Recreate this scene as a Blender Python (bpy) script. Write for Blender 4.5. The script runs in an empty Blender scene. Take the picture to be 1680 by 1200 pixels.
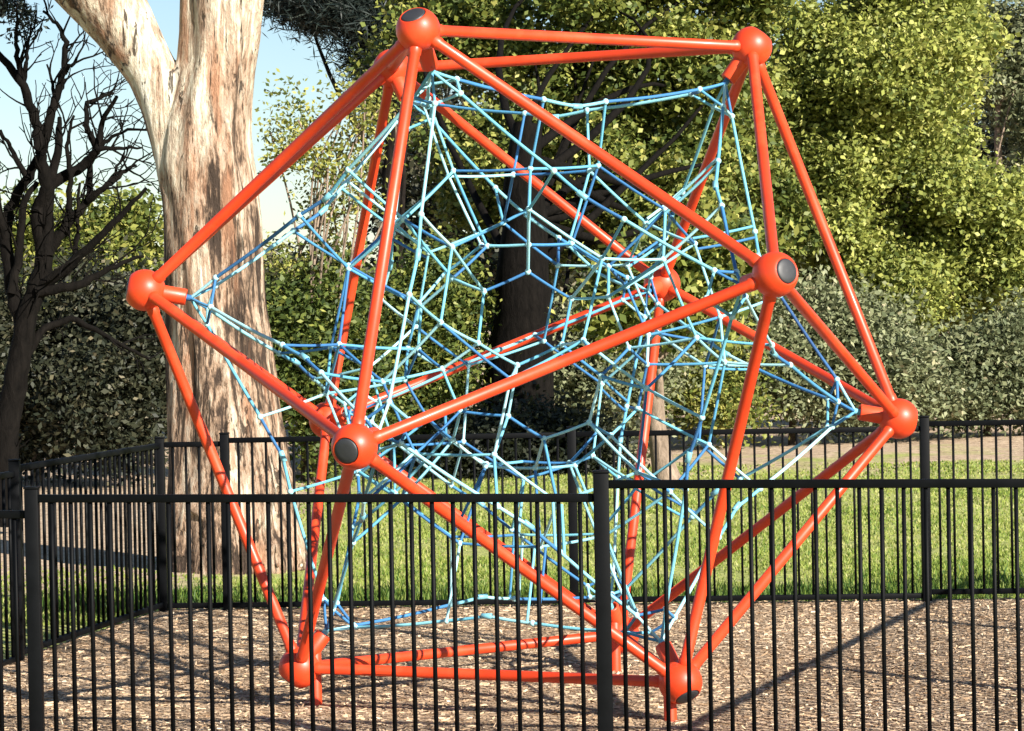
import bpy, bmesh, math
import numpy as np
from mathutils import Matrix, Vector

sc = bpy.context.scene
COL = sc.collection
rng = np.random.default_rng(7)

# ------------------------------------------------------------------ scale, camera
L = 2.1                                   # edge length of the icosahedral frame
ZC = 0.85 * L                             # height of its centre
PSI = 0.10249
CAM = np.array([-0.02743, -6.99330, 0.10367]) * L + np.array([0, 0, ZC])
YAW, PITCH, ROLL, FPX = -0.0014144, -0.0183076, -0.0194834, 4639.46
FW = np.array([math.sin(YAW) * math.cos(PITCH), math.cos(YAW) * math.cos(PITCH), math.sin(PITCH)])
_r = np.array([math.cos(YAW), -math.sin(YAW), 0.0])
_u = np.cross(_r, FW)
RT = math.cos(ROLL) * _r + math.sin(ROLL) * _u
UP = -math.sin(ROLL) * _r + math.cos(ROLL) * _u


def P(px, py, d):
    """world point seen at photo pixel (px, py), d metres in front of the camera"""
    return CAM + d * (FW + RT * (px - 840) / FPX - UP * (py - 600) / FPX)


def G(px, d, z=0.0):
    """ground point under photo column px at depth d"""
    p = P(px, 700, d)
    return np.array([p[0], p[1], z])


cd = bpy.data.cameras.new('camera')
cam = bpy.data.objects.new('camera', cd)
COL.objects.link(cam)
cd.sensor_width = 36.0
cd.lens = FPX / 1680 * 36.0
cd.clip_start = 0.1
cd.clip_end = 2000
m = Matrix.Identity(4)
for i in range(3):
    m[i][0], m[i][1], m[i][2], m[i][3] = RT[i], UP[i], -FW[i], CAM[i]
cam.matrix_world = m
sc.camera = cam

# ------------------------------------------------------------------ light
AZ, EL = math.radians(-50), math.radians(26.6)
SD = np.array([math.cos(AZ) * math.cos(EL), math.sin(AZ) * math.cos(EL), math.sin(EL)])
w = bpy.data.worlds.new('World')
sc.world = w
w.use_nodes = True
nt = w.node_tree
bg = nt.nodes['Background']
sky = nt.nodes.new('ShaderNodeTexSky')
sky.sky_type = 'NISHITA'
sky.sun_disc = False
sky.sun_elevation = EL
sky.sun_rotation = math.atan2(SD[0], SD[1])
sky.air_density = 1.0
sky.dust_density = 0.2
sky.ozone_density = 2.5
nt.links.new(sky.outputs[0], bg.inputs[0])
bg.inputs[1].default_value = 0.055
sl = bpy.data.lights.new('sun', 'SUN')
sl.energy = 5.0
sl.angle = math.radians(0.5)
sl.color = (1.0, 0.93, 0.82)
so = bpy.data.objects.new('sun', sl)
COL.objects.link(so)
so.rotation_euler = Vector(SD).to_track_quat('Z', 'Y').to_euler()
so.location = (6, -10, 12)
sc.view_settings.view_transform = 'Standard'
sc.view_settings.look = 'None'
sc.view_settings.gamma = 1
sc.view_settings.exposure = 1.25


# ------------------------------------------------------------------ materials
def new_mat(name):
    mt = bpy.data.materials.new(name)
    mt.use_nodes = True
    n = mt.node_tree.nodes
    return mt, n, mt.node_tree.links, n['Principled BSDF']


def ramp(n, stops):
    r = n.new('ShaderNodeValToRGB')
    e = r.color_ramp.elements
    while len(e) > 1:
        e.remove(e[-1])
    e[0].position, e[0].color = stops[0][0], (*stops[0][1], 1)
    for p, c in stops[1:]:
        k = e.new(p)
        k.color = (*c, 1)
    return r


def noise(n, l, vec, scale, detail=4, rough=0.6, dist=0.0):
    t = n.new('ShaderNodeTexNoise')
    t.inputs['Scale'].default_value = scale
    t.inputs['Detail'].default_value = detail
    t.inputs['Roughness'].default_value = rough
    t.inputs['Distortion'].default_value = dist
    if vec is not None:
        l.new(vec, t.inputs['Vector'])
    return t


def mapping(n, l, scale=(1, 1, 1), out='Object'):
    tc = n.new('ShaderNodeTexCoord')
    mp = n.new('ShaderNodeMapping')
    mp.inputs['Scale'].default_value = scale
    l.new(tc.outputs[out], mp.inputs['Vector'])
    return mp.outputs[0]


def bump(n, l, b, height, strength, dist=0.02):
    k = n.new('ShaderNodeBump')
    k.inputs['Strength'].default_value = strength
    k.inputs['Distance'].default_value = dist
    l.new(height, k.inputs['Height'])
    l.new(k.outputs[0], b.inputs['Normal'])


def mixc(n, l, fac, a, b):
    x = n.new('ShaderNodeMix')
    x.data_type = 'RGBA'
    if isinstance(fac, float):
        x.inputs[0].default_value = fac
    else:
        l.new(fac, x.inputs[0])
    for i, v in ((6, a), (7, b)):
        if isinstance(v, tuple):
            x.inputs[i].default_value = (*v, 1)
        else:
            l.new(v, x.inputs[i])
    return x.outputs[2]


def paint(name, col, rough, var=0.12, scale=6, coat=0.0):
    mt, n, l, b = new_mat(name)
    v = mapping(n, l)
    t = noise(n, l, v, scale, 6, 0.65)
    r = ramp(n, [(0.3, tuple(c * (1 - var) for c in col)), (0.7, tuple(min(1, c * (1 + var)) for c in col))])
    l.new(t.outputs[0], r.inputs[0])
    l.new(r.outputs[0], b.inputs['Base Color'])
    rr = n.new('ShaderNodeMapRange')
    rr.inputs[3].default_value = rough - 0.07
    rr.inputs[4].default_value = rough + 0.12
    l.new(t.outputs[0], rr.inputs[0])
    l.new(rr.outputs[0], b.inputs['Roughness'])
    b.inputs['Coat Weight'].default_value = coat
    b.inputs['Coat Roughness'].default_value = 0.12
    t2 = noise(n, l, v, 90, 2)
    bump(n, l, b, t2.outputs[0], 0.05, 0.004)
    return mt


M_orange = paint('orange_paint', (0.62, 0.045, 0.009), 0.42, 0.16, 3, 0.06)
def weather(mt, faded, amount):
    n, l = mt.node_tree.nodes, mt.node_tree.links
    b = n['Principled BSDF']
    src = b.inputs['Base Color'].links[0].from_socket
    v = mapping(n, l)
    t = noise(n, l, v, 2.2, 7, 0.72)
    k = ramp(n, [(0.52, (0, 0, 0)), (0.72, (amount,) * 3)])
    l.new(t.outputs[0], k.inputs[0])
    c = mixc(n, l, k.outputs[0], src, faded)
    t2 = noise(n, l, v, 45, 3, 0.6)
    k2 = ramp(n, [(0.70, (0, 0, 0)), (0.74, (0.7, 0.7, 0.7))])
    l.new(t2.outputs[0], k2.inputs[0])
    c = mixc(n, l, k2.outputs[0], c, tuple(x * .45 for x in faded))
    l.new(c, b.inputs['Base Color'])


weather(M_orange, (0.66, 0.11, 0.04), 0.55)
M_cap = paint('grey_plastic', (0.026, 0.027, 0.032), 0.5, 0.2, 20)
M_black = paint('black_powdercoat', (0.0028, 0.0032, 0.004), 0.5, 0.3, 9)
M_black.node_tree.nodes['Principled BSDF'].inputs['Specular IOR Level'].default_value = 0.08
M_alu = paint('connector_blue', (0.16, 0.42, 0.52), 0.45, 0.15, 30)


def rope_mat():
    mt, n, l, b = new_mat('blue_rope')
    a = n.new('ShaderNodeAttribute')
    a.attribute_name = 'tint'
    v = mapping(n, l)
    t = noise(n, l, v, 3.0, 3)
    ad = n.new('ShaderNodeMath')
    ad.operation = 'MULTIPLY_ADD'
    l.new(t.outputs[0], ad.inputs[0])
    ad.inputs[1].default_value = 0.3
    l.new(a.outputs['Fac'], ad.inputs[2])
    r = ramp(n, [(0.2, (0.012, 0.05, 0.17)), (0.40, (0.035, 0.18, 0.40)), (0.62, (0.13, 0.42, 0.54)), (1.0, (0.40, 0.68, 0.72))])  # navy stops imitate ropes in shade, pale stops ropes in sun
    l.new(ad.outputs[0], r.inputs[0])
    l.new(r.outputs[0], b.inputs['Base Color'])
    b.inputs['Roughness'].default_value = 0.75
    t2 = noise(n, l, v, 160, 2)
    bump(n, l, b, t2.outputs[0], 0.5, 0.004)
    return mt


M_rope = rope_mat()


def leaf_mat(name, stops, trans=0.25, rough=0.55):
    mt, n, l, b = new_mat(name)
    a = n.new('ShaderNodeAttribute')
    a.attribute_name = 'tint'
    r = ramp(n, stops)
    l.new(a.outputs['Fac'], r.inputs[0])
    l.new(r.outputs[0], b.inputs['Base Color'])
    b.inputs['Roughness'].default_value = rough
    b.inputs['Specular IOR Level'].default_value = 0.35
    tr = n.new('ShaderNodeBsdfTranslucent')
    l.new(r.outputs[0], tr.inputs['Color'])
    ms = n.new('ShaderNodeMixShader')
    ms.inputs[0].default_value = trans
    l.new(b.outputs[0], ms.inputs[1])
    l.new(tr.outputs[0], ms.inputs[2])
    l.new(ms.outputs[0], n['Material Output'].inputs['Surface'])
    return mt


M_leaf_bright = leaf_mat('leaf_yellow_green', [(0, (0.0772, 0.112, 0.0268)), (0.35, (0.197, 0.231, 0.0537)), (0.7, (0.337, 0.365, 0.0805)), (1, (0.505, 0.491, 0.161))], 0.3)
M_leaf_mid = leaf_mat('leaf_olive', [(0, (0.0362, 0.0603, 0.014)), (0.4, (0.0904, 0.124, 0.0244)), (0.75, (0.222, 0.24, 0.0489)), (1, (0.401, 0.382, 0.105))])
M_leaf_dark = leaf_mat('leaf_dark', [(0, (0.013, 0.018, 0.010)), (0.5, (0.032, 0.037, 0.020)), (0.8, (0.065, 0.066, 0.036)), (1, (0.16, 0.14, 0.085))])  # deep tones carry the background scrub's shade in the leaf colour
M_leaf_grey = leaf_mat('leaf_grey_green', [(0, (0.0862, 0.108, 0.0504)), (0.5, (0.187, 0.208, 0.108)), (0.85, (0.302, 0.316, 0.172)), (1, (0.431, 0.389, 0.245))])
M_needle = leaf_mat('pine_needle', [(0, (0.0056, 0.0112, 0.0098)), (0.6, (0.014, 0.0238, 0.021)), (1, (0.035, 0.0455, 0.035))], 0.1)
M_grass = leaf_mat('grass_blade', [(0, (0.0482, 0.117, 0.017)), (0.35, (0.154, 0.234, 0.0372)), (0.7, (0.308, 0.362, 0.0745)), (1, (0.443, 0.426, 0.17))], 0.4)
M_chip = leaf_mat('bark_chip', [(0, (0.0855, 0.055, 0.0342)), (0.22, (0.318, 0.213, 0.129)), (0.5, (0.489, 0.348, 0.22)), (0.8, (0.611, 0.464, 0.312)), (1, (0.733, 0.599, 0.44))], 0.0, 0.85)


def bark_dark(name, c0, c1, zs=0.35):
    mt, n, l, b = new_mat(name)
    v = mapping(n, l, (1, 1, zs))
    t = noise(n, l, v, 14, 6, 0.7, 0.5)
    r = ramp(n, [(0.3, c0), (0.7, c1)])
    l.new(t.outputs[0], r.inputs[0])
    l.new(r.outputs[0], b.inputs['Base Color'])
    b.inputs['Roughness'].default_value = 0.95
    b.inputs['Specular IOR Level'].default_value = 0.08
    bump(n, l, b, t.outputs[0], 0.8, 0.03)
    return mt


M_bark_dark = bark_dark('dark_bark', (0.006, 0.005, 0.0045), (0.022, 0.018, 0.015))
M_bark_shade = bark_dark('shaded_bark', (0.002, 0.0018, 0.0016), (0.009, 0.0075, 0.0065))  # near-black: shade and silhouette of the trunks put into the bark colour
M_bark_brown = bark_dark('brown_bark', (0.03, 0.022, 0.016), (0.11, 0.082, 0.06))
M_bark_tan = bark_dark('tan_bark', (0.10, 0.075, 0.055), (0.34, 0.26, 0.2))


def gum_bark():
    mt, n, l, b = new_mat('gum_bark')
    def madd(a, k, c):
        x = n.new('ShaderNodeMath')
        x.operation = 'MULTIPLY_ADD'
        l.new(a, x.inputs[0])
        x.inputs[1].default_value = k
        if isinstance(c, float):
            x.inputs[2].default_value = c
        else:
            l.new(c, x.inputs[2])
        return x.outputs[0]
    big = noise(n, l, mapping(n, l, (1, 1, 0.30)), 2.6, 4, 0.6, 0.6)
    strip = noise(n, l, mapping(n, l, (1, 1, 0.075)), 11, 5, 0.66, 0.6)
    fine = noise(n, l, mapping(n, l, (1, 1, 0.28)), 36, 5, 0.72, 0.3)
    tc = n.new('ShaderNodeTexCoord')
    sx = n.new('ShaderNodeSeparateXYZ')
    l.new(tc.outputs['Object'], sx.inputs[0])
    # a ragged bark sheath covers the lower trunk, smoother pale wood is bare above it
    zz = madd(big.outputs[0], 3.2, sx.outputs[2])
    hm = n.new('ShaderNodeMapRange')
    hm.inputs[1].default_value = 4.3
    hm.inputs[2].default_value = 5.1
    hm.inputs[3].default_value = -0.045
    hm.inputs[4].default_value = 0.008
    l.new(zz, hm.inputs[0])
    f = madd(strip.outputs[0], 0.62, hm.outputs[0])
    f = madd(big.outputs[0], 0.42, f)
    f = madd(fine.outputs[0], 0.30, f)
    f = madd(f, 1.45, -0.525)
    r = ramp(n, [(0.30, (0.045, 0.03, 0.022)), (0.355, (0.15, 0.10, 0.068)), (0.40, (0.30, 0.20, 0.135)), (0.435, (0.40, 0.29, 0.21)), (0.46, (0.30, 0.245, 0.19)),
                 (0.49, (0.44, 0.35, 0.26)), (0.52, (0.52, 0.44, 0.33)), (0.57, (0.60, 0.53, 0.42)), (0.66, (0.66, 0.62, 0.53))])
    l.new(f, r.inputs[0])
    red = noise(n, l, mapping(n, l, (1, 1, 0.1)), 5, 4, 0.6)
    rk = ramp(n, [(0.56, (0, 0, 0)), (0.66, (0.6, 0.6, 0.6))])
    l.new(red.outputs[0], rk.inputs[0])
    c2 = mixc(n, l, rk.outputs[0], r.outputs[0], (0.42, 0.21, 0.12))
    crk = noise(n, l, mapping(n, l, (1, 1, 0.12)), 13, 5, 0.62, 1.2)
    ck = ramp(n, [(0.60, (0, 0, 0)), (0.64, (0.92, 0.92, 0.92))])
    l.new(crk.outputs[0], ck.inputs[0])
    c3 = mixc(n, l, ck.outputs[0], c2, (0.04, 0.028, 0.02))
    l.new(c3, b.inputs['Base Color'])
    b.inputs['Roughness'].default_value = 0.85
    b.inputs['Specular IOR Level'].default_value = 0.25
    h = madd(strip.outputs[0], 1.0, fine.outputs[0])
    h = madd(ck.outputs[0], -0.8, h)
    bump(n, l, b, h, 0.9, 0.035)
    return mt


M_gum = gum_bark()


def ground_mat():
    mt, n, l, b = new_mat('park_ground')
    v = mapping(n, l, (1, 1, 1))
    t1 = noise(n, l, v, 0.55, 6, 0.65)
    t2 = noise(n, l, v, 9, 5, 0.7)
    grass = ramp(n, [(0.3, (0.16, 0.20, 0.04)), (0.5, (0.30, 0.33, 0.08)), (0.72, (0.43, 0.40, 0.17))])
    l.new(t2.outputs[0], grass.inputs[0])
    dry = ramp(n, [(0.3, (0.20, 0.13, 0.085)), (0.5, (0.44, 0.32, 0.21)), (0.72, (0.60, 0.48, 0.34))])
    l.new(t2.outputs[0], dry.inputs[0])
    sx = n.new('ShaderNodeSeparateXYZ')
    tc = n.new('ShaderNodeTexCoord')
    l.new(tc.outputs['Object'], sx.inputs[0])
    # dry litter: under the big gum on the left, and far back under the trees
    def rng_(sock, a, b_):
        k = n.new('ShaderNodeMapRange')
        k.inputs[1].default_value = a
        k.inputs[2].default_value = b_
        l.new(sock, k.inputs[0])
        return k.outputs[0]
    far = rng_(sx.outputs[1], 16, 30)
    left = rng_(sx.outputs[0], -1.4, -3.4)
    back = rng_(sx.outputs[1], 5.6, 8.0)
    lm = n.new('ShaderNodeMath')
    lm.operation = 'MULTIPLY'
    l.new(left, lm.inputs[0])
    l.new(back, lm.inputs[1])
    mx = n.new('ShaderNodeMath')
    mx.operation = 'MAXIMUM'
    l.new(lm.outputs[0], mx.inputs[0])
    l.new(far, mx.inputs[1])
    ad = n.new('ShaderNodeMath')
    ad.operation = 'MULTIPLY_ADD'
    l.new(mx.outputs[0], ad.inputs[0])
    ad.inputs[1].default_value = 0.55
    l.new(t1.outputs[0], ad.inputs[2])
    mk = ramp(n, [(0.66, (0, 0, 0)), (0.84, (1, 1, 1))])
    l.new(ad.outputs[0], mk.inputs[0])
    c = mixc(n, l, mk.outputs[0], grass.outputs[0], dry.outputs[0])
    l.new(c, b.inputs['Base Color'])
    b.inputs['Roughness'].default_value = 0.95
    bump(n, l, b, t2.outputs[0], 0.7, 0.06)
    return mt


def mulch_mat():
    mt, n, l, b = new_mat('mulch_base')
    v = mapping(n, l)
    t = noise(n, l, v, 32, 5, 0.75)
    t3 = noise(n, l, v, 1.3, 4, 0.6)
    r = ramp(n, [(0.3, (0.12, 0.08, 0.05)), (0.46, (0.28, 0.19, 0.12)), (0.7, (0.44, 0.32, 0.21))])
    l.new(t.outputs[0], r.inputs[0])
    c = mixc(n, l, t3.outputs[0], r.outputs[0], (0.32, 0.23, 0.15))
    l.new(c, b.inputs['Base Color'])
    b.inputs['Roughness'].default_value = 0.95
    bump(n, l, b, t.outputs[0], 0.9, 0.03)
    return mt


M_ground = ground_mat()
M_mulch = mulch_mat()


# ------------------------------------------------------------------ mesh helpers
def mesh_np(name, V, F, mat, smooth=False, tint=None):
    """V (n,3); F (m,k) all of the same size k"""
    V = np.asarray(V, np.float32)
    F = np.asarray(F, np.int32)
    me = bpy.data.meshes.new(name)
    me.vertices.add(len(V))
    me.vertices.foreach_set('co', V.ravel())
    k = F.shape[1]
    me.loops.add(F.size)
    me.loops.foreach_set('vertex_index', F.ravel())
    me.polygons.add(len(F))
    me.polygons.foreach_set('loop_start', np.arange(0, F.size, k, dtype=np.int32))
    me.polygons.foreach_set('loop_total', np.full(len(F), k, np.int32))
    if smooth:
        me.polygons.foreach_set('use_smooth', np.ones(len(F), bool))
    if tint is not None:
        a = me.attributes.new('tint', 'FLOAT', 'FACE')
        a.data.foreach_set('value', np.asarray(tint, np.float32))
    me.update(calc_edges=True)
    me.validate()
    me.materials.append(mat)
    return me


def link(name, me, parent=None, mtx=None):
    o = bpy.data.objects.new(name, me)
    COL.objects.link(o)
    if parent is not None:
        o.parent = parent
    if mtx is not None:
        o.matrix_local = mtx
    return o


def tag(o, label=None, cat=None, group=None, kind=None):
    if label:
        o['label'] = label
    if cat:
        o['category'] = cat
    if group:
        o['group'] = group
    if kind:
        o['kind'] = kind
    return o


def thing(name, label, cat, loc=(0, 0, 0), group=None):
    o = bpy.data.objects.new(name, None)
    o.empty_display_size = 0.2
    COL.objects.link(o)
    o.location = loc
    return tag(o, label, cat, group)


class MB:
    """collects quads"""
    def __init__(self):
        self.v, self.f, self.n = [], [], 0
        self.t, self.tv = [], 0.5

    def add(self, V, F):
        self.v.append(np.asarray(V, float))
        self.f.append(np.asarray(F, int) + self.n)
        self.t.append(np.full(len(F), self.tv))
        self.n += len(V)

    def tube(self, pts, rad, sides=8, cap=True):
        pts = np.asarray(pts, float)
        k = len(pts)
        rad = np.broadcast_to(np.asarray(rad, float), (k,))
        tg = np.gradient(pts, axis=0)
        tg /= np.linalg.norm(tg, axis=1)[:, None] + 1e-12
        ref = np.array([0, 0, 1.0]) if abs(tg[0][2]) < 0.9 else np.array([1.0, 0, 0])
        a = np.linspace(0, 2 * math.pi, sides, endpoint=False)
        V = []
        for i in range(k):
            x = np.cross(ref, tg[i])
            x /= np.linalg.norm(x) + 1e-12
            y = np.cross(tg[i], x)
            ref = np.cross(tg[i], x) if False else ref
            V.append(pts[i] + rad[i] * (np.cos(a)[:, None] * x + np.sin(a)[:, None] * y))
        V = np.concatenate(V)
        i = np.arange(sides)
        j = (i + 1) % sides
        F = [np.stack([q * sides + i, q * sides + j, (q + 1) * sides + j, (q + 1) * sides + i], 1) for q in range(k - 1)]
        self.add(V, np.concatenate(F))

    def box(self, c, sx, sy, sz, ax=None, ay=None):
        ax = np.array([1, 0, 0.]) if ax is None else ax
        ay = np.array([0, 1, 0.]) if ay is None else ay
        az = np.cross(ax, ay)
        V = [np.asarray(c) + ax * sx / 2 * a + ay * sy / 2 * b + az * sz / 2 * d for d in (-1, 1) for b in (-1, 1) for a in (-1, 1)]
        F = [(0, 2, 3, 1), (4, 5, 7, 6), (0, 1, 5, 4), (2, 6, 7, 3), (0, 4, 6, 2), (1, 3, 7, 5)]
        self.add(V, F)

    def blob(self, c, r, seg=8, rings=5):
        a = np.linspace(0, 2 * math.pi, seg, endpoint=False)
        th = np.linspace(0.02, math.pi - 0.02, rings)
        V = np.concatenate([np.stack([np.sin(t) * np.cos(a), np.sin(t) * np.sin(a), np.full(seg, np.cos(t))], 1) for t in th]) * r + np.asarray(c)
        i = np.arange(seg)
        j = (i + 1) % seg
        F = np.concatenate([np.stack([(q + 1) * seg + i, (q + 1) * seg + j, q * seg + j, q * seg + i], 1) for q in range(rings - 1)])
        self.add(V, F)

    def mesh(self, name, mat, smooth=False):
        return mesh_np(name, np.concatenate(self.v), np.concatenate(self.f), mat, smooth, np.concatenate(self.t))


def lathe(name, prof, mat, seg=36):
    """profile [(r, z)] turned about Z"""
    a = np.linspace(0, 2 * math.pi, seg, endpoint=False)
    V = np.concatenate([np.stack([max(r, 1e-4) * np.cos(a), max(r, 1e-4) * np.sin(a), np.full(seg, z)], 1) for r, z in prof])
    i = np.arange(seg)
    j = (i + 1) % seg
    F = np.concatenate([np.stack([q * seg + i, q * seg + j, (q + 1) * seg + j, (q + 1) * seg + i], 1) for q in range(len(prof) - 1)])
    return mesh_np(name, V, F, mat, True)


def align(p, d):
    d = Vector(d).normalized()
    return Matrix.Translation(Vector(p)) @ d.to_track_quat('Z', 'Y').to_matrix().to_4x4()


# ------------------------------------------------------------------ ground
def ground():
    nx, ny = 160, 170
    xs = np.concatenate([np.linspace(-400, -45, 12, endpoint=False), np.linspace(-45, 45, nx), np.linspace(45, 400, 13)[1:]])
    ys = np.concatenate([np.linspace(-60, -10, 10, endpoint=False), np.linspace(-10, 70, ny), np.linspace(70, 900, 16)[1:]])
    X, Y = np.meshgrid(xs, ys)
    Z = 0.03 * np.sin(X * 0.9 + 1) * np.sin(Y * 0.7) + 0.02 * np.sin(X * 2.3) * np.cos(Y * 1.9)
    Z -= 0.055
    V = np.stack([X, Y, Z], -1).reshape(-1, 3)
    c = len(xs)
    i, j = np.meshgrid(np.arange(c - 1), np.arange(len(ys) - 1))
    q = (j * c + i).ravel()
    F = np.stack([q, q + 1, q + c + 1, q + c], 1)
    o = link('ground', mesh_np('ground', V, F, M_ground, True))
    tag(o, 'park ground of yellow green grass and dry brown litter behind the fence', kind='structure')


ground()

# ------------------------------------------------------------------ fence line
FH = 1.2
BACK_L = np.array([-2.52, 4.76])
BACK_1 = np.array([-2.07, 4.72])
BACK_2 = np.array([0.31, 4.56])
BACK_3 = np.array([2.69, 4.40])
BACK_4 = np.array([5.08, 4.24])
FR_0 = np.array([P(-420, 800, 13.45)[0], P(-420, 800, 13.45)[1]])
FR_1 = np.array([P(52, 800, 12.85)[0], P(52, 800, 12.85)[1]])
FR_2 = np.array([P(986, 800, 12.13)[0], P(986, 800, 12.13)[1]])
FR_3 = FR_2 + (FR_2 - FR_1) * 0.8
SIDE = np.array([1.75, 4.9]) / np.hypot(1.75, 4.9)
R_1 = FR_3 + SIDE * 2.45
R_2 = FR_3 + SIDE * 4.9
R_3 = FR_3 + SIDE * 7.6
LF_1 = np.array([-3.04, 2.05])
LF_2 = np.array([-3.49, -0.35])

# mulch bed inside the fences
poly = [BACK_L + (-.02, .12), BACK_4 + (.6, .1), R_3 + (.3, 0), R_1 + (.25, 0), FR_3 + (.4, -.6), FR_2 + (0, -.6), FR_1 + (-.1, -.6), FR_0 + (-.4, -.5), LF_2 + (-.25, 0), LF_1 + (-.06, 0)]
bm = bmesh.new()
vs = [bm.verts.new((p[0], p[1], 0.0)) for p in poly]
f = bm.faces.new(vs)
if f.normal.z < 0:
    f.normal_flip()
ext = bmesh.ops.extrude_face_region(bm, geom=[f])
for v in [g for g in ext['geom'] if isinstance(g, bmesh.types.BMVert)]:
    v.co.z = 0.0
for v in vs:
    v.co.z = -0.14
bmesh.ops.recalc_face_normals(bm, faces=bm.faces)
me = bpy.data.meshes.new('mulch_bed')
bm.to_mesh(me)
bm.free()
me.materials.append(M_mulch)
tag(link('mulch_bed', me), 'tan bark mulch surface under the climbing frame', kind='structure')


def inpoly(x, y, pl):
    ins = np.zeros(len(x), bool)
    n_ = len(pl)
    for a in range(n_):
        x0, y0 = pl[a]
        x1, y1 = pl[(a + 1) % n_]
        c = ((y0 > y) != (y1 > y)) & (x < (x1 - x0) * (y - y0) / (y1 - y0 + 1e-12) + x0)
        ins ^= c
    return ins


def flakes(name, C, ln, wd, mat, tint, tilt=0.5, upright=False, R=None, leaf=False):
    """one quad per centre: a thin leaf-like rhombus"""
    R = R or rng
    n_ = len(C)
    if upright:
        d = np.stack([R.normal(0, .35, n_), R.normal(0, .35, n_), np.ones(n_)], 1)
    else:
        d = np.stack([R.normal(0, 1, n_), R.normal(0, 1, n_), R.normal(0, tilt, n_)], 1)
    d /= np.linalg.norm(d, axis=1)[:, None]
    s = R.normal(0, 1, (n_, 3))
    if not upright:
        s[:, 2] *= tilt
    s = np.cross(d, np.cross(s, d))
    s /= np.linalg.norm(s, axis=1)[:, None] + 1e-9
    d = d * ln[:, None] / 2
    s = s * wd[:, None] / 2
    if upright:
        V = np.stack([C - s, C + s, C + 2 * d + s * .15, C + 2 * d - s * .15], 1)
    elif leaf:
        V = np.stack([C - d, C - d * .1 + s, C + d, C - d * .1 - s], 1)
    else:
        k = 0.55
        V = np.stack([C - d - s * k, C + d * .9 - s * k, C + d + s * k, C - d * .9 + s * k], 1)
    V = V.reshape(-1, 3)
    F = np.arange(len(V)).reshape(-1, 4)
    return mesh_np(name, V, F, mat, False, tint)


def chips():
    n_ = 210000
    x = rng.uniform(-4.2, 4.8, n_)
    y = rng.uniform(-2.6, 4.9, n_)
    k = inpoly(x, y, poly)
    x, y = x[k], y[k]
    n_ = len(x)
    C = np.stack([x, y, rng.uniform(0.002, 0.009, n_)], 1)
    t = np.clip(rng.beta(2.6, 2.4, n_) + 0.10 * np.sin(x * 2.1 + 1.0) * np.sin(y * 1.7), 0, 1)
    me = flakes('mulch_chips', C, rng.uniform(.015, .055, n_), rng.uniform(.007, .02, n_), M_chip, t, 0.06)
    tag(link('mulch_chips', me), 'loose tan bark chips lying over the mulch bed', kind='stuff')


chips()


def grass():
    Cs = []
    n_ = 260000
    y = 4.45 + 18 * rng.random(n_) ** 1.9
    x = rng.uniform(-1, 1, n_) * (3.4 + 0.24 * (y - 4.5)) * 1.35 + 0.2
    Cs.append(np.stack([x, y], 1))
    n2 = 12000                                   # left of the side fence
    yy = rng.uniform(0.5, 8.5, n2)
    xx = rng.uniform(-6.0, -2.4, n2)
    Cs.append(np.stack([xx, yy], 1))
    n3 = 26000                                   # longer tufts along the back fence
    xx = rng.uniform(-3.5, 6.0, n3)
    yy = 4.62 - 0.067 * xx + np.abs(rng.normal(0, .7, n3)) + 0.12
    Cs.append(np.stack([xx, yy], 1))
    C = np.concatenate(Cs)
    longer = np.zeros(len(C))
    longer[n_ + n2:] = 1
    k = ~inpoly(C[:, 0], C[:, 1], poly)
    pat = np.sin(C[:, 0] * 1.7 + 2) * np.sin(C[:, 1] * 1.1) + 0.6 * np.sin(C[:, 0] * 4.1) * np.sin(C[:, 1] * 3.3 + 1)
    k &= (pat + rng.normal(0, .5, len(C)) > -0.6)
    k &= ~((C[:, 0] < -2.0 - rng.random(len(C))) & (C[:, 1] > 6.2 + rng.random(len(C)) ** 2 * 3.5))
    k &= ~((C[:, 0] < -2.5) & (rng.random(len(C)) < .35 + .3 * np.sin(C[:, 0] * 3.1 + C[:, 1] * 1.3)))
    k &= ~((np.hypot(C[:, 0] + 2.3, C[:, 1] - 8.6) < .75 + rng.random(len(C)) * .5) & (rng.random(len(C)) < .8))
    C, longer, pat = C[k], longer[k], pat[k]
    n_ = len(C)
    C = np.column_stack([C, 0.03 * np.sin(C[:, 0] * 0.9 + 1) * np.sin(C[:, 1] * 0.7) + 0.02 * np.sin(C[:, 0] * 2.3) * np.cos(C[:, 1] * 1.9) - 0.06])
    ln = rng.uniform(.022, .042, n_) + longer * rng.uniform(0, .10, n_)
    wd = rng.uniform(.010, .02, n_) * (1 + 0.06 * np.maximum(0, C[:, 1] - 6))
    t = np.clip(rng.normal(.55, .22, n_) - 0.3 * longer - 0.13 * pat + .1 * np.minimum(1, np.maximum(0, C[:, 1] - 6) / 5), 0, 1)
    tag(link('grass', flakes('grass', C, ln, wd, M_grass, t, upright=True)), 'yellow green grass growing behind the black fence', kind='stuff')


grass()


# ------------------------------------------------------------------ fences
def zrow(p, py):
    """height at plan point p that is seen at photo row py"""
    lo, hi = -1.0, 4.0
    for _ in range(40):
        z = (lo + hi) / 2
        q = np.array([p[0], p[1], z]) - CAM
        row = 600 - FPX * (q @ UP) / (q @ FW)
        if row > py:
            lo = z
        else:
            hi = z
    return z


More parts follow.
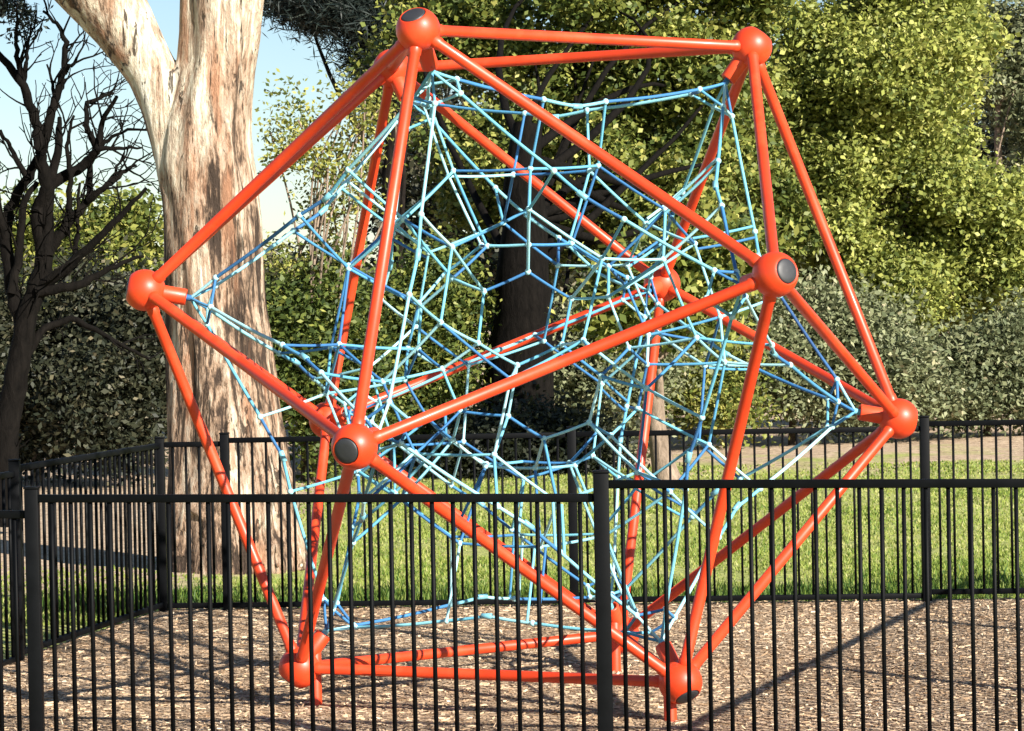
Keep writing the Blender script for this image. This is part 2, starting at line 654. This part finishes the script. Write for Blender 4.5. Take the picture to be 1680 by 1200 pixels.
class Fence:
    def __init__(self, name, label, loc):
        self.o = thing(name, label, 'fence', (loc[0], loc[1], 0))
        self.off = np.array([loc[0], loc[1], 0.0])

    def post(self, p, ztop, size=0.062, label=None):
        b = MB()
        b.box(np.array([p[0], p[1], (ztop - .15) / 2 - 0.0]) - self.off, size, size, ztop + .15)
        b.box(np.array([p[0], p[1], ztop + .006]) - self.off, size + .006, size + .006, .012)
        me = b.mesh('post', M_black)
        o = link('post', me, self.o)
        md = o.modifiers.new('bevel', 'BEVEL')
        md.width = .004
        md.segments = 2
        return o

    def panel(self, p0, p1, ztop, zbot, spacing=0.0945):
        p0 = np.asarray(p0, float)
        p1 = np.asarray(p1, float)
        d = p1 - p0
        ln = np.hypot(*d)
        d3 = np.array([d[0] / ln, d[1] / ln, 0])
        n3 = np.array([-d3[1], d3[0], 0])
        a3 = np.array([p0[0], p0[1], 0]) - self.off
        b = MB()
        k = max(1, int(round(ln / spacing)))
        for i in range(1, k):
            c = a3 + d3 * ln * i / k
            tilt = rng.normal(0, .0006)
            b.box(c + np.array([0, 0, (ztop + zbot) / 2]), .016, .016, ztop - zbot - .034, d3, n3)
        pk = link('panel', b.mesh('panel', M_black), self.o)
        for nm, z in (('top_rail', ztop - .018), ('bottom_rail', zbot + .018)):
            r = MB()
            r.box(a3 + d3 * ln / 2 + np.array([0, 0, z]), ln - .066, .036, .036, d3, n3)
            ro = link(nm, r.mesh(nm, M_black), pk)
            md = ro.modifiers.new('bevel', 'BEVEL')
            md.width = .004
            md.segments = 2
        return pk


ff = Fence('picket_fence', 'black steel picket fence in front of the orange climbing frame, crossing the whole foreground', FR_2)
z1 = zrow(FR_1, 812)
z2 = zrow((FR_1 + FR_2) / 2, 811)
z3 = zrow(FR_2 + (FR_3 - FR_2) * .4, 787)
z0 = zrow(FR_1, 838)
ff.post(FR_0, z0 + .02)
ff.post(FR_1, z2 + .025)
ff.post(FR_2, z3 + .03, 0.066)
ff.post(FR_3, z3 + .03)
ff.panel(FR_0, FR_1, z0, z0 - FH + .05)
ff.panel(FR_1, FR_2, z2, z2 - FH + .05)
ff.panel(FR_2, FR_3, z3, z3 - FH + .05)
for a, b_ in ((FR_3, R_1), (R_1, R_2), (R_2, R_3)):
    ff.panel(a, b_, z3 + .01, z3 - FH + .05)
    ff.post(b_, z3 + .03)

fb = Fence('picket_fence', 'black steel picket fence behind the orange climbing frame, standing along the grass edge', BACK_2)
zb0 = zrow((BACK_L + BACK_1) / 2, 725)
zb1 = zrow((BACK_1 + BACK_2) / 2, 714)
zb2 = zrow((BACK_2 + BACK_3) / 2, 704)
zb3 = zrow(BACK_3 + (BACK_4 - BACK_3) * .15, 690)
for p, z in ((BACK_L, zb0), (BACK_1, zb1), (BACK_2, zb2), (BACK_3, zb3), (BACK_4, zb3)):
    fb.post(p, z + .025)
fb.panel(BACK_L, BACK_1, zb0, .02)
fb.panel(BACK_1, BACK_2, zb1, .02)
fb.panel(BACK_2, BACK_3, zb2, .025)
fb.panel(BACK_3, BACK_4, zb3, .05)

fl = Fence('picket_fence', 'black steel picket fence at left running back to the corner beside the pale gum trunk', LF_1)
zl = zrow((BACK_L + LF_1) / 2, 744)
fl.post(LF_1, zl + .025)
fl.post(LF_2, zl + .0)
fl.panel(LF_1, BACK_L, zl, .03)
fl.panel(LF_2, LF_1, zl - .03, .0)

# ------------------------------------------------------------------ climbing frame
phi = (1 + 5 ** .5) / 2
r1, r2 = 1 / 3 ** .5, phi / 3 ** .5
zt, zm = phi * phi / (2 * 3 ** .5), 1 / (phi * 2 * 3 ** .5) 


def ring(r, deg, z):
    a = math.radians(deg) + PSI
    return np.array([r * math.cos(a), r * math.sin(a), z])


_A = ring(r1, -120, 0)
# heights from unit edge lengths
zt = 0.75576
zm = 0.17841
VTX = dict(A=ring(r1, -120, zt), C=ring(r1, 0, zt), B=ring(r1, 120, zt),
           E=ring(r2, -60, zm), G=ring(r2, 60, zm), D=ring(r2, 180, zm),
           F=ring(r2, -120, -zm), H=ring(r2, 0, -zm), I=ring(r2, 120, -zm),
           K=ring(r1, -60, -zt), L=ring(r1, 60, -zt), J=ring(r1, 180, -zt))
VTX = {k: v * L for k, v in VTX.items()}
EDG = ['AB', 'AC', 'BC', 'AD', 'AF', 'AE', 'CE', 'CH', 'BD', 'BG', 'BI', 'CG', 'DF', 'DJ', 'DI', 'FE', 'FJ', 'FK', 'EK', 'EH', 'GH', 'GI', 'GL', 'HK', 'HL', 'IJ', 'IL', 'JK', 'JL', 'KL']

cf = thing('climbing_frame', 'orange icosahedral climbing frame of tubes and ball joints with a blue rope net inside', 'climbing frame', (0, 0, ZC))
BR = 0.107
RIM = 0.066
cz = math.sqrt(BR ** 2 - RIM ** 2)
prof = [(0.0, -BR)]
tmax = math.acos(cz / BR)
for t in np.linspace(math.pi - .05, tmax, 22):
    prof.append((BR * math.sin(t), BR * math.cos(t)))
prof += [(RIM - .003, cz + .001), (RIM - .005, cz - .008), (0.0, cz - .008)]
me_ball = lathe('ball_joint', prof, M_orange, 40)
me_cap = lathe('end_cap', [(RIM - .007, cz - .007), (RIM - .008, cz + .001), (RIM - .014, cz + .005), (.03, cz + .008), (0, cz + .009)], M_cap, 32)
sl_r, sl_l = 0.043, 0.215
me_slv = lathe('anchor_sleeve', [(sl_r, -.06), (sl_r, -sl_l + .006), (sl_r - .004, -sl_l), (sl_r - .010, -sl_l), (sl_r - .012, -sl_l + .004), (sl_r - .012, -sl_l + .06), (0, -sl_l + .06)], M_orange, 28)
for k, v in VTX.items():
    b = link('ball_joint', me_ball, cf, align(v, v))
    link('end_cap', me_cap, b)
    link('anchor_sleeve', me_slv, b)
hl = L / 2 - BR * 0.93
TR = 0.0278
me_pole = lathe('pole', [(TR + .004, -hl), (TR + .004, -hl + .03), (TR, -hl + .034), (TR, hl - .034), (TR + .004, hl - .03), (TR + .004, hl)], M_orange, 24)
for e in EDG:
    a, b = VTX[e[0]], VTX[e[1]]
    link('pole', me_pole, cf, align((a + b) / 2, b - a))
for k in 'JKL':
    v = VTX[k] * 1.0
    v = v - v / np.linalg.norm(v) * 0.135
    me_leg = lathe('support_leg', [(.032, -ZC - .1), (.032, v[2] - .012), (.026, v[2] + .0)], M_orange, 24)
    link('support_leg', me_leg, cf, Matrix.Translation((v[0], v[1], 0)))

# rope net: outer ropes along every edge, a knotted shell of hexagons and pentagons, and an inner shell
net = MB()
RR = 0.0080
NB = {k: [] for k in VTX}
for e in EDG:
    NB[e[0]].append(e[1])
    NB[e[1]].append(e[0])
R0 = np.linalg.norm(VTX['A'])


def jit(s=.012):
    return rng.normal(0, s, 3)


def rope(a, b, r=RR, sag=0.0):
    a, b = np.asarray(a), np.asarray(b)
    net.tv = float(np.clip(rng.normal(.50, .15), .1, .9)) if rng.random() > .2 else .2
    if sag:
        t = np.linspace(0, 1, 6)[:, None]
        p = a + (b - a) * t
        p[:, 2] -= sag * (4 * t * (1 - t)).ravel()
        net.tube(p, r, 6)
    else:
        m_ = (a + b) / 2 - np.array([0, 0, .012 * np.linalg.norm(b - a)])
        net.tube(np.stack([a, a * .7 + b * .3 + (m_ - (a + b) / 2) * .8, m_, a * .3 + b * .7 + (m_ - (a + b) / 2) * .8, b]), r, 6)


anc, rg, t1, t2, mid = {}, {}, {}, {}, {}
for k, v in VTX.items():
    u = v / R0
    anc[k] = v - u * (sl_l - .03)
    for j in NB[k]:
        d = VTX[j] / R0
        tdir = d - u * (d @ u)
        tdir /= np.linalg.norm(tdir)
        rg[k, j] = v - u * (sl_l + .14) + tdir * .125 + jit()
        q = v * 2 / 3 + VTX[j] / 3
        q = q / np.linalg.norm(q)
        t1[k, j] = q * 0.50 * L + jit(.012)
        t2[k, j] = q * 0.30 * L + jit(.010)
for e in EDG:
    a, b = e
    mm = (VTX[a] + VTX[b]) / 2
    mid[e] = mm * 0.80 + jit(.02)
faces = [(a, b, c) for a in VTX for b in NB[a] for c in NB[b] if a in NB[c] and a < b < c]
nodes = []
for k in VTX:
    u = VTX[k] / R0
    net.tube(np.stack([anc[k] + u * .05, anc[k] - u * .06]), .016, 8)
    for j in NB[k]:
        rope(anc[k] - u * .05, rg[k, j])
        if t2[k, j][1] < .2:
            rope(t1[k, j], t2[k, j])
        nodes += [rg[k, j], t1[k, j]] + ([t2[k, j]] if t2[k, j][1] < .2 else [])
        for j2 in NB[k]:
            if j < j2 and j2 in NB[j]:
                rope(rg[k, j], rg[k, j2])
                rope(t1[k, j], t1[k, j2])
                if min(t2[k, j][1], t2[k, j2][1]) < .2:
                    rope(t2[k, j], t2[k, j2])
conn = []
for e in EDG:
    a, b = e
    ax = (VTX[b] - VTX[a]) / L
    qa, qb = mid[e] - ax * (.20 + rng.normal(0, .03)), mid[e] + ax * (.20 + rng.normal(0, .03))
    out = mid[e] / np.linalg.norm(mid[e])
    qa, qb = qa + out * .03, qb + out * .03
    rope(rg[a, b], qa, RR * 1.15)
    rope(qa, mid[e], RR * 1.15)
    rope(mid[e], qb, RR * 1.15)
    rope(qb, rg[b, a], RR * 1.15)
    sd = np.cross(ax, out)
    for q_, t_ in ((qa, t1[a, b]), (qb, t1[b, a])):
        if rng.random() < .3:
            rope(q_ + ax * .03, t_ + ax * .03)
            rope(q_ - ax * .03, t_ - ax * .03)
        else:
            rope(q_, t_)
        nodes.append(q_)
    rope(t1[a, b], t1[b, a])
    if min(t2[a, b][1], t2[b, a][1]) < .2:
        rope(t2[a, b], t2[b, a])
    conn.append((mid[e], ax))
net.tv = .8
for p in nodes:
    net.blob(p, .0165, 8, 6)
no = link('rope_net', net.mesh('rope_net', M_rope, True), cf)
me_con = lathe('rope_clamp', [(.010, -.03), (.0145, -.028), (.0145, .028), (.010, .03)], M_alu, 12)
for p, ax in conn:
    link('rope_clamp', me_con, no, align(p, ax))


# ------------------------------------------------------------------ trees
def crown_mesh(name, blobs, nclump, per, size, mat, spread=0.32, shell=0.55, tbias=0.0, asp=0.5, R=None, flat=0.8):
    """leaf clumps through the volume of overlapping ellipsoids; blobs: (centre, radii)"""
    R = R or rng
    vol = np.array([np.prod(r) ** (2 / 3) for _, r in blobs])
    idx = R.choice(len(blobs), nclump, p=vol / vol.sum())
    d = R.normal(0, 1, (nclump, 3))
    d /= np.linalg.norm(d, axis=1)[:, None]
    rad = (shell + (1 - shell) * R.random(nclump)) * (1 + R.normal(0, .06, nclump))
    inner = R.random(nclump) < .25
    rad[inner] = R.random(inner.sum()) ** .5 * .8
    cc = np.array([blobs[i][0] for i in idx])
    rr_ = np.array([blobs[i][1] for i in idx])
    C = cc + d * rad[:, None] * rr_
    sz = spread * (0.6 + 0.8 * R.random(nclump))
    keep = C[:, 2] > 0.05
    C, sz = C[keep], sz[keep]
    ct = R.normal(0, .15, len(C))
    LC = np.repeat(C, per, 0) + R.normal(0, 1, (len(C) * per, 3)) * np.repeat(sz, per)[:, None] * np.array([1, 1, .75])
    t = np.clip(R.normal(.5, .2, len(LC)) + np.repeat(ct, per) + tbias, 0, 1)
    ok = LC[:, 2] > 0.0
    LC, t = LC[ok], t[ok]
    n_ = len(LC)
    ln = size * R.uniform(.7, 1.4, n_)
    return flakes(name, LC, ln, ln * asp * R.uniform(.8, 1.3, n_), mat, t, flat, R=R, leaf=True), C


def px_blob(px, py, rx, ry, d, rd=None):
    return (P(px, py, d), np.array([rx * d / FPX, (rd if rd else rx * d / FPX), ry * d / FPX]))


def lumpy(bl, R, k=7, f=.36):
    out = []
    for c, r in bl:
        out.append((c, r * .72))
        for _ in range(k):
            d = R.normal(0, 1, 3)
            d /= np.linalg.norm(d)
            if d[1] > .5:
                d[1] *= -1
            m_ = r * f * R.uniform(.7, 1.25)
            m_ = m_ * .5 + m_.mean() * .5
            out.append((c + d * r * R.uniform(.62, .88), m_ * np.array([1.15, 1.1, .8])))
    return out


def tree(name, label, cat, base_px, d, blobs, mat, bark, nclump, per, size, trunk_r=.2, trunk_top=None, spread=.32, group=None, tbias=0.0, limbs=14, asp=.5, seed=0, lean=0.0, shell=.55):
    R = np.random.default_rng(100 + seed)
    base = G(base_px, d, -.08)
    bl = [px_blob(*b[:4], d + (b[4] if len(b) > 4 else 0), b[5] if len(b) > 5 else None) for b in blobs]
    bl = lumpy([(c - base, r) for c, r in bl], R)
    o = thing(name, label, cat, base, group)
    cm, C = crown_mesh('crown', bl, nclump, per, size, mat, spread, shell, tbias, asp, R)
    # drop what would lie under the ground is handled by the height test
    link('crown', cm, o)
    b = MB()
    top = np.mean([c for c, _ in bl], 0)
    zt_ = trunk_top if trunk_top else max(1.0, top[2] + .5)
    zz = np.linspace(0, zt_, 12)
    wob = np.cumsum(R.normal(0, .05, (12, 2)), 0) * min(1, trunk_r * 3)
    pts = np.stack([wob[:, 0] + lean * zz, wob[:, 1], zz], 1)
    pts[:, 0] -= pts[0, 0]
    rads = trunk_r * (1 - .65 * zz / zt_) + trunk_r * .5 * np.exp(-zz * 5)
    b.tube(pts, rads, 12)
    for q in C[R.choice(len(C), min(limbs, len(C)), replace=False)]:
        i = R.integers(3, 11)
        s = pts[i]
        k = np.linspace(0, 1, 7)[:, None]
        bend = R.normal(0, .15, 3) * np.linalg.norm(q - s)
        pl = s + (q - s) * k + bend * (k * (1 - k) * 2)
        b.tube(pl, np.linspace(min(.07, rads[i] * .5), .012, 7), 6)
    link('trunk', b.mesh('trunk', bark, True), o)
    return o


# tall trees at the back, right to left
tree('leafy_tree', 'bright yellow green leafy tree filling the upper right behind the frame', 'tree', 1500, 47,
     [(1470, 190, 190, 220), (1590, 380, 140, 190), (1420, 400, 150, 140), (1360, 120, 130, 170), (1520, 20, 150, 120), (1650, 420, 110, 160), (1330, 300, 110, 150), (1500, 480, 150, 110)],
     M_leaf_bright, M_bark_brown, 2600, 84, .095, .22, None, .17, None, .02, asp=.6, seed=1)
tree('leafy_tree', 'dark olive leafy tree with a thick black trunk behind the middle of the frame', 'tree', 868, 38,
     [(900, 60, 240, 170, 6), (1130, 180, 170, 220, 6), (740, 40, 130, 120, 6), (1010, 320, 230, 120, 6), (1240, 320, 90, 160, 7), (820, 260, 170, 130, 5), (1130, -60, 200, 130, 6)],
     M_leaf_mid, M_bark_shade, 1800, 66, .105, .56, 4.6, .18, None, .05, 22, asp=.6, seed=2)
tree('grey_tree', 'pale grey green tree at the far upper right corner', 'tree', 1650, 60,
     [(1650, 90, 80, 150), (1700, 260, 80, 160), (1620, 20, 60, 90)], M_leaf_grey, M_bark_tan, 520, 50, .12, .14, None, .2, None, -.15, limbs=5, seed=3)
tree('pine_tree', 'dark blue green pine at the top, left of the upper ball joints', 'tree', 655, 56,
     [(560, 15, 110, 55), (630, 65, 70, 60), (490, -20, 80, 50), (600, -60, 130, 60), (700, 40, 70, 90), (640, 150, 30, 50)],
     M_needle, M_bark_dark, 800, 120, .26, .3, 8.5, .26, None, .0, 3, .09, seed=4)
tree('gum_sapling', 'thin pale grey green gum against the sky, right of the big gum trunk', 'tree', 520, 36,
     [(470, 200, 50, 80), (520, 250, 70, 90), (560, 330, 70, 90), (590, 190, 50, 90), (460, 430, 60, 50)],
     M_leaf_mid, M_bark_tan, 170, 26, .07, .06, 3.6, .13, None, .3, 26, .5, seed=5)

# shrubs
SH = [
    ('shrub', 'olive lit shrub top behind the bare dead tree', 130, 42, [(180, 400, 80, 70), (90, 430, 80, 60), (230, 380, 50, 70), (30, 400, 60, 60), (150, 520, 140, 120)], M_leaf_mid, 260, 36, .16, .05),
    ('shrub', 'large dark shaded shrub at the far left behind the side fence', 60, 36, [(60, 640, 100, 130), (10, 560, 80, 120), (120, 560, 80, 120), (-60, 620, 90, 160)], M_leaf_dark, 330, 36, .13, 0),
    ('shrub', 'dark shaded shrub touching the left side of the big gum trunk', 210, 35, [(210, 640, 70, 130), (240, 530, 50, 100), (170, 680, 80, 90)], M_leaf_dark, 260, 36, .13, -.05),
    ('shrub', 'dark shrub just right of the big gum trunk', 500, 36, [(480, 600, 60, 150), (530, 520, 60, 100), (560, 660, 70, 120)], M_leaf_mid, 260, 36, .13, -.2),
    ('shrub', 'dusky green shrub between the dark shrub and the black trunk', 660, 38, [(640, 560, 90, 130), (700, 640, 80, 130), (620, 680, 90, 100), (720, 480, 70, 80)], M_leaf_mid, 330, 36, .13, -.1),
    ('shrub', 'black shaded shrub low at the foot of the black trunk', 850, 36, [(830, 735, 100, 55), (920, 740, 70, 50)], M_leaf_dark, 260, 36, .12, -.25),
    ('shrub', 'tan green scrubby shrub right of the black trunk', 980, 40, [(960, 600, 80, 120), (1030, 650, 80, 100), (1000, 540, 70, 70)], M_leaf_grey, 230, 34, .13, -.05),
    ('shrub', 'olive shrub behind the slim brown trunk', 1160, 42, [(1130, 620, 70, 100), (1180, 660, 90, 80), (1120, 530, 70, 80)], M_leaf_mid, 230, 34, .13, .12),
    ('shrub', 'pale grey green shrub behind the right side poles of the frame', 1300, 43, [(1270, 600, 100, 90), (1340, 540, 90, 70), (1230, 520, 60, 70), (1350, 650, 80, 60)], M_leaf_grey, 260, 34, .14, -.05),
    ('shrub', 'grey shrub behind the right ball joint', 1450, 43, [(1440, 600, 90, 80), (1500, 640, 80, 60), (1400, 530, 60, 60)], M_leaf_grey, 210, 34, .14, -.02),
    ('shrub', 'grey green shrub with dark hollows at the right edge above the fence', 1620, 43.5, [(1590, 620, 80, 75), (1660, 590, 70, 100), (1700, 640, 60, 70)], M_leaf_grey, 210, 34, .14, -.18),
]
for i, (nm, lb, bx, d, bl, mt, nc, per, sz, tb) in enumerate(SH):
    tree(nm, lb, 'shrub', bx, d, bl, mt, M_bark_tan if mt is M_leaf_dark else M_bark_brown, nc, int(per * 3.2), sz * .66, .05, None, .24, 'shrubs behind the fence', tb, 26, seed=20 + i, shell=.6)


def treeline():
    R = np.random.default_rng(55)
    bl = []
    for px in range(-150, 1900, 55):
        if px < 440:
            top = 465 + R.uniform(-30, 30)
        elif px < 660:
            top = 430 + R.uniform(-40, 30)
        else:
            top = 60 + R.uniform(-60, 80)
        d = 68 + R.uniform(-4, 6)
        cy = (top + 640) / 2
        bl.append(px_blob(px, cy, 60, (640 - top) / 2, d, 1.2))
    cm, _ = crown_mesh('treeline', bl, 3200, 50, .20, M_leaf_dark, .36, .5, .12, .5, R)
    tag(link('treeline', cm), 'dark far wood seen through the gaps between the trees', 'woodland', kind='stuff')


treeline()

tree('slim_tree', 'slim tree with a straight tan trunk seen through the right half of the net', 'tree', 1093, 34,
     [(1090, 480, 100, 90), (1150, 430, 90, 80), (1030, 500, 60, 70)], M_leaf_mid, M_bark_tan, 210, 60, .12, .13, 2.6, .2, None, .05, 12, .5, seed=44)


# ------------------------------------------------------------------ the big gum
def gum():
    D = 23.3
    base = G(380, D, -.1)
    o = thing('gum_tree', 'huge gum with mottled cream and tan bark, trunk forking at the top left', 'tree', base)
    main = [(930, 262, 500), (900, 268, 488), (850, 271, 480), (780, 274, 473), (720, 275, 466), (650, 276, 456), (580, 275, 446), (500, 270, 434), (440, 267, 431),
            (380, 266, 428), (320, 262, 420), (270, 254, 412), (220, 262, 408), (160, 280, 411), (110, 294, 417), (60, 298, 427), (0, 298, 435), (-80, 300, 448), (-200, 318, 455), (-330, 340, 450)]
    limb = [(330, 262, 400), (270, 246, 385), (220, 236, 352), (170, 222, 322), (120, 200, 298), (80, 172, 278), (40, 142, 259), (0, 107, 240), (-50, 62, 214), (-130, -10, 160), (-240, -80, 80)]
    R = np.random.default_rng(3)
    b = MB()

    def path(tab, sides, dy):
        pts, rad = [], []
        for y, x0, x1 in tab:
            pts.append(P((x0 + x1) / 2, y, D + dy) - base)
            rad.append((x1 - x0) / 2 * (D + dy) / FPX)
        pts = np.array(pts)
        # finer stations
        s = np.linspace(0, len(pts) - 1, len(pts) * 6)
        i = np.arange(len(pts))
        q = np.stack([np.interp(s, i, pts[:, k]) for k in range(3)], 1)
        rr_ = np.interp(s, i, rad)
        b.tube(q, rr_ * .99, sides)
        return q, rr_
    q, rr_ = path(main, 40, 0)
    q2, rr2 = path([(y, x0 + (x1 - x0) * .04, x1 - (x1 - x0) * .04) for y, x0, x1 in limb], 32, 0.03)
    # root flare
    for k in range(9):
        a = k * 2 * math.pi / 9 + R.uniform(-.2, .2)
        dirn = np.array([math.cos(a), math.sin(a), 0])
        b.tube(np.stack([q[0] + dirn * .30 + np.array([0, 0, .75]), q[0] + dirn * .42 + np.array([0, 0, .28]), q[0] + dirn * .60 + np.array([0, 0, .02]), q[0] + dirn * .95 + np.array([0, 0, -.12])]), [.20, .19, .15, .06], 12)
    # closed ends
    for e, r_ in ((q[-1], rr_[-1]), (q2[-1], rr2[-1]), (q[0], rr_[0]), (q2[0], rr2[0])):
        b.blob(e, r_ * 1.0, 16, 9)
    me = b.mesh('trunk', M_gum, True)
    tmp = bpy.data.objects.new('tmp', me)
    COL.objects.link(tmp)
    md = tmp.modifiers.new('r', 'REMESH')
    md.mode = 'VOXEL'
    md.voxel_size = .022
    ms = tmp.modifiers.new('s', 'SMOOTH')
    ms.iterations = 5
    dg = bpy.context.evaluated_depsgraph_get()
    dg.update()
    me2 = bpy.data.meshes.new_from_object(tmp.evaluated_get(dg))
    bpy.data.objects.remove(tmp)
    nv = len(me2.vertices)
    co = np.empty(nv * 3, np.float32)
    me2.vertices.foreach_get('co', co)
    co = co.reshape(-1, 3)
    nr = np.empty(nv * 3, np.float32)
    me2.vertices.foreach_get('normal', nr)
    nr = nr.reshape(-1, 3)
    # shallow fluting, lumps and lifted bark plates
    ang = np.arctan2(co[:, 1] - np.interp(co[:, 2], q[:, 2], q[:, 1]), co[:, 0] - np.interp(co[:, 2], q[:, 2], q[:, 0]))
    zz = co[:, 2]
    dsp = .012 * np.sin(ang * 7 + zz * .5) + .010 * np.sin(ang * 13 + 1.7 * zz) * np.sin(zz * 1.9 + 1) + .016 * np.sin(zz * 2.3 + ang * 3) * np.sin(ang * 2 + 1)
    pl = np.sin(ang * 17 + 2 * np.sin(zz * 1.3) + zz * .8) * np.sin(zz * 2.1 + ang * 4)
    dsp += np.where(pl > .35, .012, 0) * np.clip((4.0 - zz) / 2.5, .25, 1)
    co += nr * dsp[:, None]
    me2.vertices.foreach_set('co', co.ravel())
    me2.polygons.foreach_set('use_smooth', np.ones(len(me2.polygons), bool))
    me2.materials.clear()
    me2.materials.append(M_gum)
    me2.update()
    me2.name = 'trunk'
    tr = link('trunk', me2, o)
    # upper branches and crown, above the frame
    bb = MB()
    tips = []
    for src, n_ in ((q[-1], 5), (q2[-1], 4)):
        for k in range(n_):
            a = R.uniform(0, 2 * math.pi)
            e = src + np.array([math.cos(a) * 1.6, math.sin(a) * 1.6, R.uniform(1.6, 2.8)])
            bb.tube(np.stack([src - np.array([0, 0, .2]), (src + e) / 2 + R.normal(0, .15, 3), e]), [.18, .09, .03], 8)
            tips.append((e + np.array([0, 0, .3]), np.array([1.1, 1.1, .7])))
    link('branches', bb.mesh('branches', M_gum, True), o)
    cm, _ = crown_mesh('crown', tips, 260, 40, .15, M_leaf_mid, .3, .4, .05, .35, R)
    link('crown', cm, o)


gum()


# ------------------------------------------------------------------ bare dead tree on the left
def dead_tree():
    D = 27.5
    base = G(18, D, -.1)
    o = thing('dead_tree', 'bare dead tree in black silhouette with tangled twigs against the sky at the far left', 'tree', base)
    R = np.random.default_rng(12)
    b = MB()
    S = [  # photo polylines with start and end thickness in pixels
        ([(2, 860), (8, 760), (12, 690), (30, 610), (38, 540), (58, 480), (75, 420), (62, 350)], 34, 18),
        ([(62, 350), (78, 310), (66, 255), (60, 205), (37, 140), (0, 90), (-20, 60)], 18, 6),
        ([(37, 140), (30, 100), (26, 40)], 9, 4),
        ([(37, 140), (44, 100), (46, 60)], 7, 3),
        ([(66, 255), (80, 205), (90, 165), (104, 120), (107, 70), (98, 42), (72, 20)], 13, 3),
        ([(104, 120), (127, 96)], 6, 3),
        ([(90, 165), (78, 105)], 5, 2),
        ([(75, 420), (82, 300), (98, 240), (96, 195)], 16, 5),
        ([(62, 350), (85, 300), (140, 270), (162, 244), (165, 205), (192, 158)], 16, 4),
        ([(162, 244), (143, 215), (143, 170), (190, 150)], 9, 3),
        ([(162, 244), (236, 242)], 6, 2),
        ([(165, 240), (212, 210)], 6, 2),
        ([(75, 420), (110, 370), (145, 330), (150, 255)], 15, 6),
        ([(145, 330), (175, 305), (205, 280), (222, 272)], 9, 3),
        ([(175, 305), (205, 250)], 5, 2),
        ([(58, 480), (120, 430), (185, 370), (240, 308)], 15, 4),
        ([(58, 480), (130, 470), (180, 440), (235, 420)], 13, 3),
        ([(38, 540), (20, 480), (8, 390), (15, 345), (45, 295), (66, 255)], 18, 9),
        ([(8, 390), (-10, 320), (-20, 240)], 10, 4),
        ([(45, 295), (20, 245), (0, 215)], 8, 3),
        ([(30, 610), (70, 540), (120, 520), (190, 560), (245, 590)], 11, 3),
        ([(20, 480), (33, 400), (40, 330), (60, 300)], 11, 6),
        ([(110, 370), (118, 300), (110, 240), (120, 190)], 8, 3),
        ([(120, 430), (128, 370), (130, 300)], 8, 3),
    ]
    k = D / FPX

    def twig(p, d, ln, r, depth):
        n_ = 5
        pts = [p]
        for i in range(n_):
            d = d + R.normal(0, .16, 3) + np.array([0, 0, .03])
            d /= np.linalg.norm(d)
            pts.append(pts[-1] + d * ln / n_)
        b.tube(np.array(pts), np.linspace(r, max(.004, r * .35), n_ + 1), 5)
        if depth > 0:
            for j in range(R.integers(2, 4)):
                i = R.integers(2, n_ + 1)
                dd = d + R.normal(0, .55, 3)
                dd /= np.linalg.norm(dd)
                twig(pts[i], dd, ln * R.uniform(.45, .7), max(.004, r * .55), depth - 1)

    for si, (pl, w0, w1) in enumerate(S):
        dz = 0.0
        off = np.cumsum(R.normal(0, .10, len(pl))) * (0 if si == 0 else 1)
        pts = np.array([P(x, y, D + f_) - base for (x, y), f_ in zip(pl, off)])
        s = np.linspace(0, len(pts) - 1, len(pts) * 4)
        i = np.arange(len(pts))
        q = np.stack([np.interp(s, i, pts[:, c]) for c in range(3)], 1) + R.normal(0, .008, (len(s), 3))
        b.tube(q, np.linspace(w0, w1, len(s)) / 2 * k * 1.45, 8)
        for _ in range(int(len(pl) * 1.3) if si else 4):
            j = R.integers(1, len(q) - 1)
            d = q[j + 1] - q[j - 1]
            d /= np.linalg.norm(d) + 1e-9
            d = d + R.normal(0, .6, 3) + np.array([.1, 0, .15])
            d /= np.linalg.norm(d)
            twig(q[j], d, R.uniform(.25, .7), .012, 2 if R.random() < .35 else 1)
    link('trunk', b.mesh('trunk', M_bark_shade, True), o)
    cm, _ = crown_mesh('crown', [(P(28, 30, D) - base, np.array([.16, .16, .2])), (P(8, 5, D) - base, np.array([.15, .15, .15]))], 26, 30, .07, M_needle, .08, .3, .1, .3, R)
    tag(link('leaf_tuft', cm, o), kind='stuff')


dead_tree()
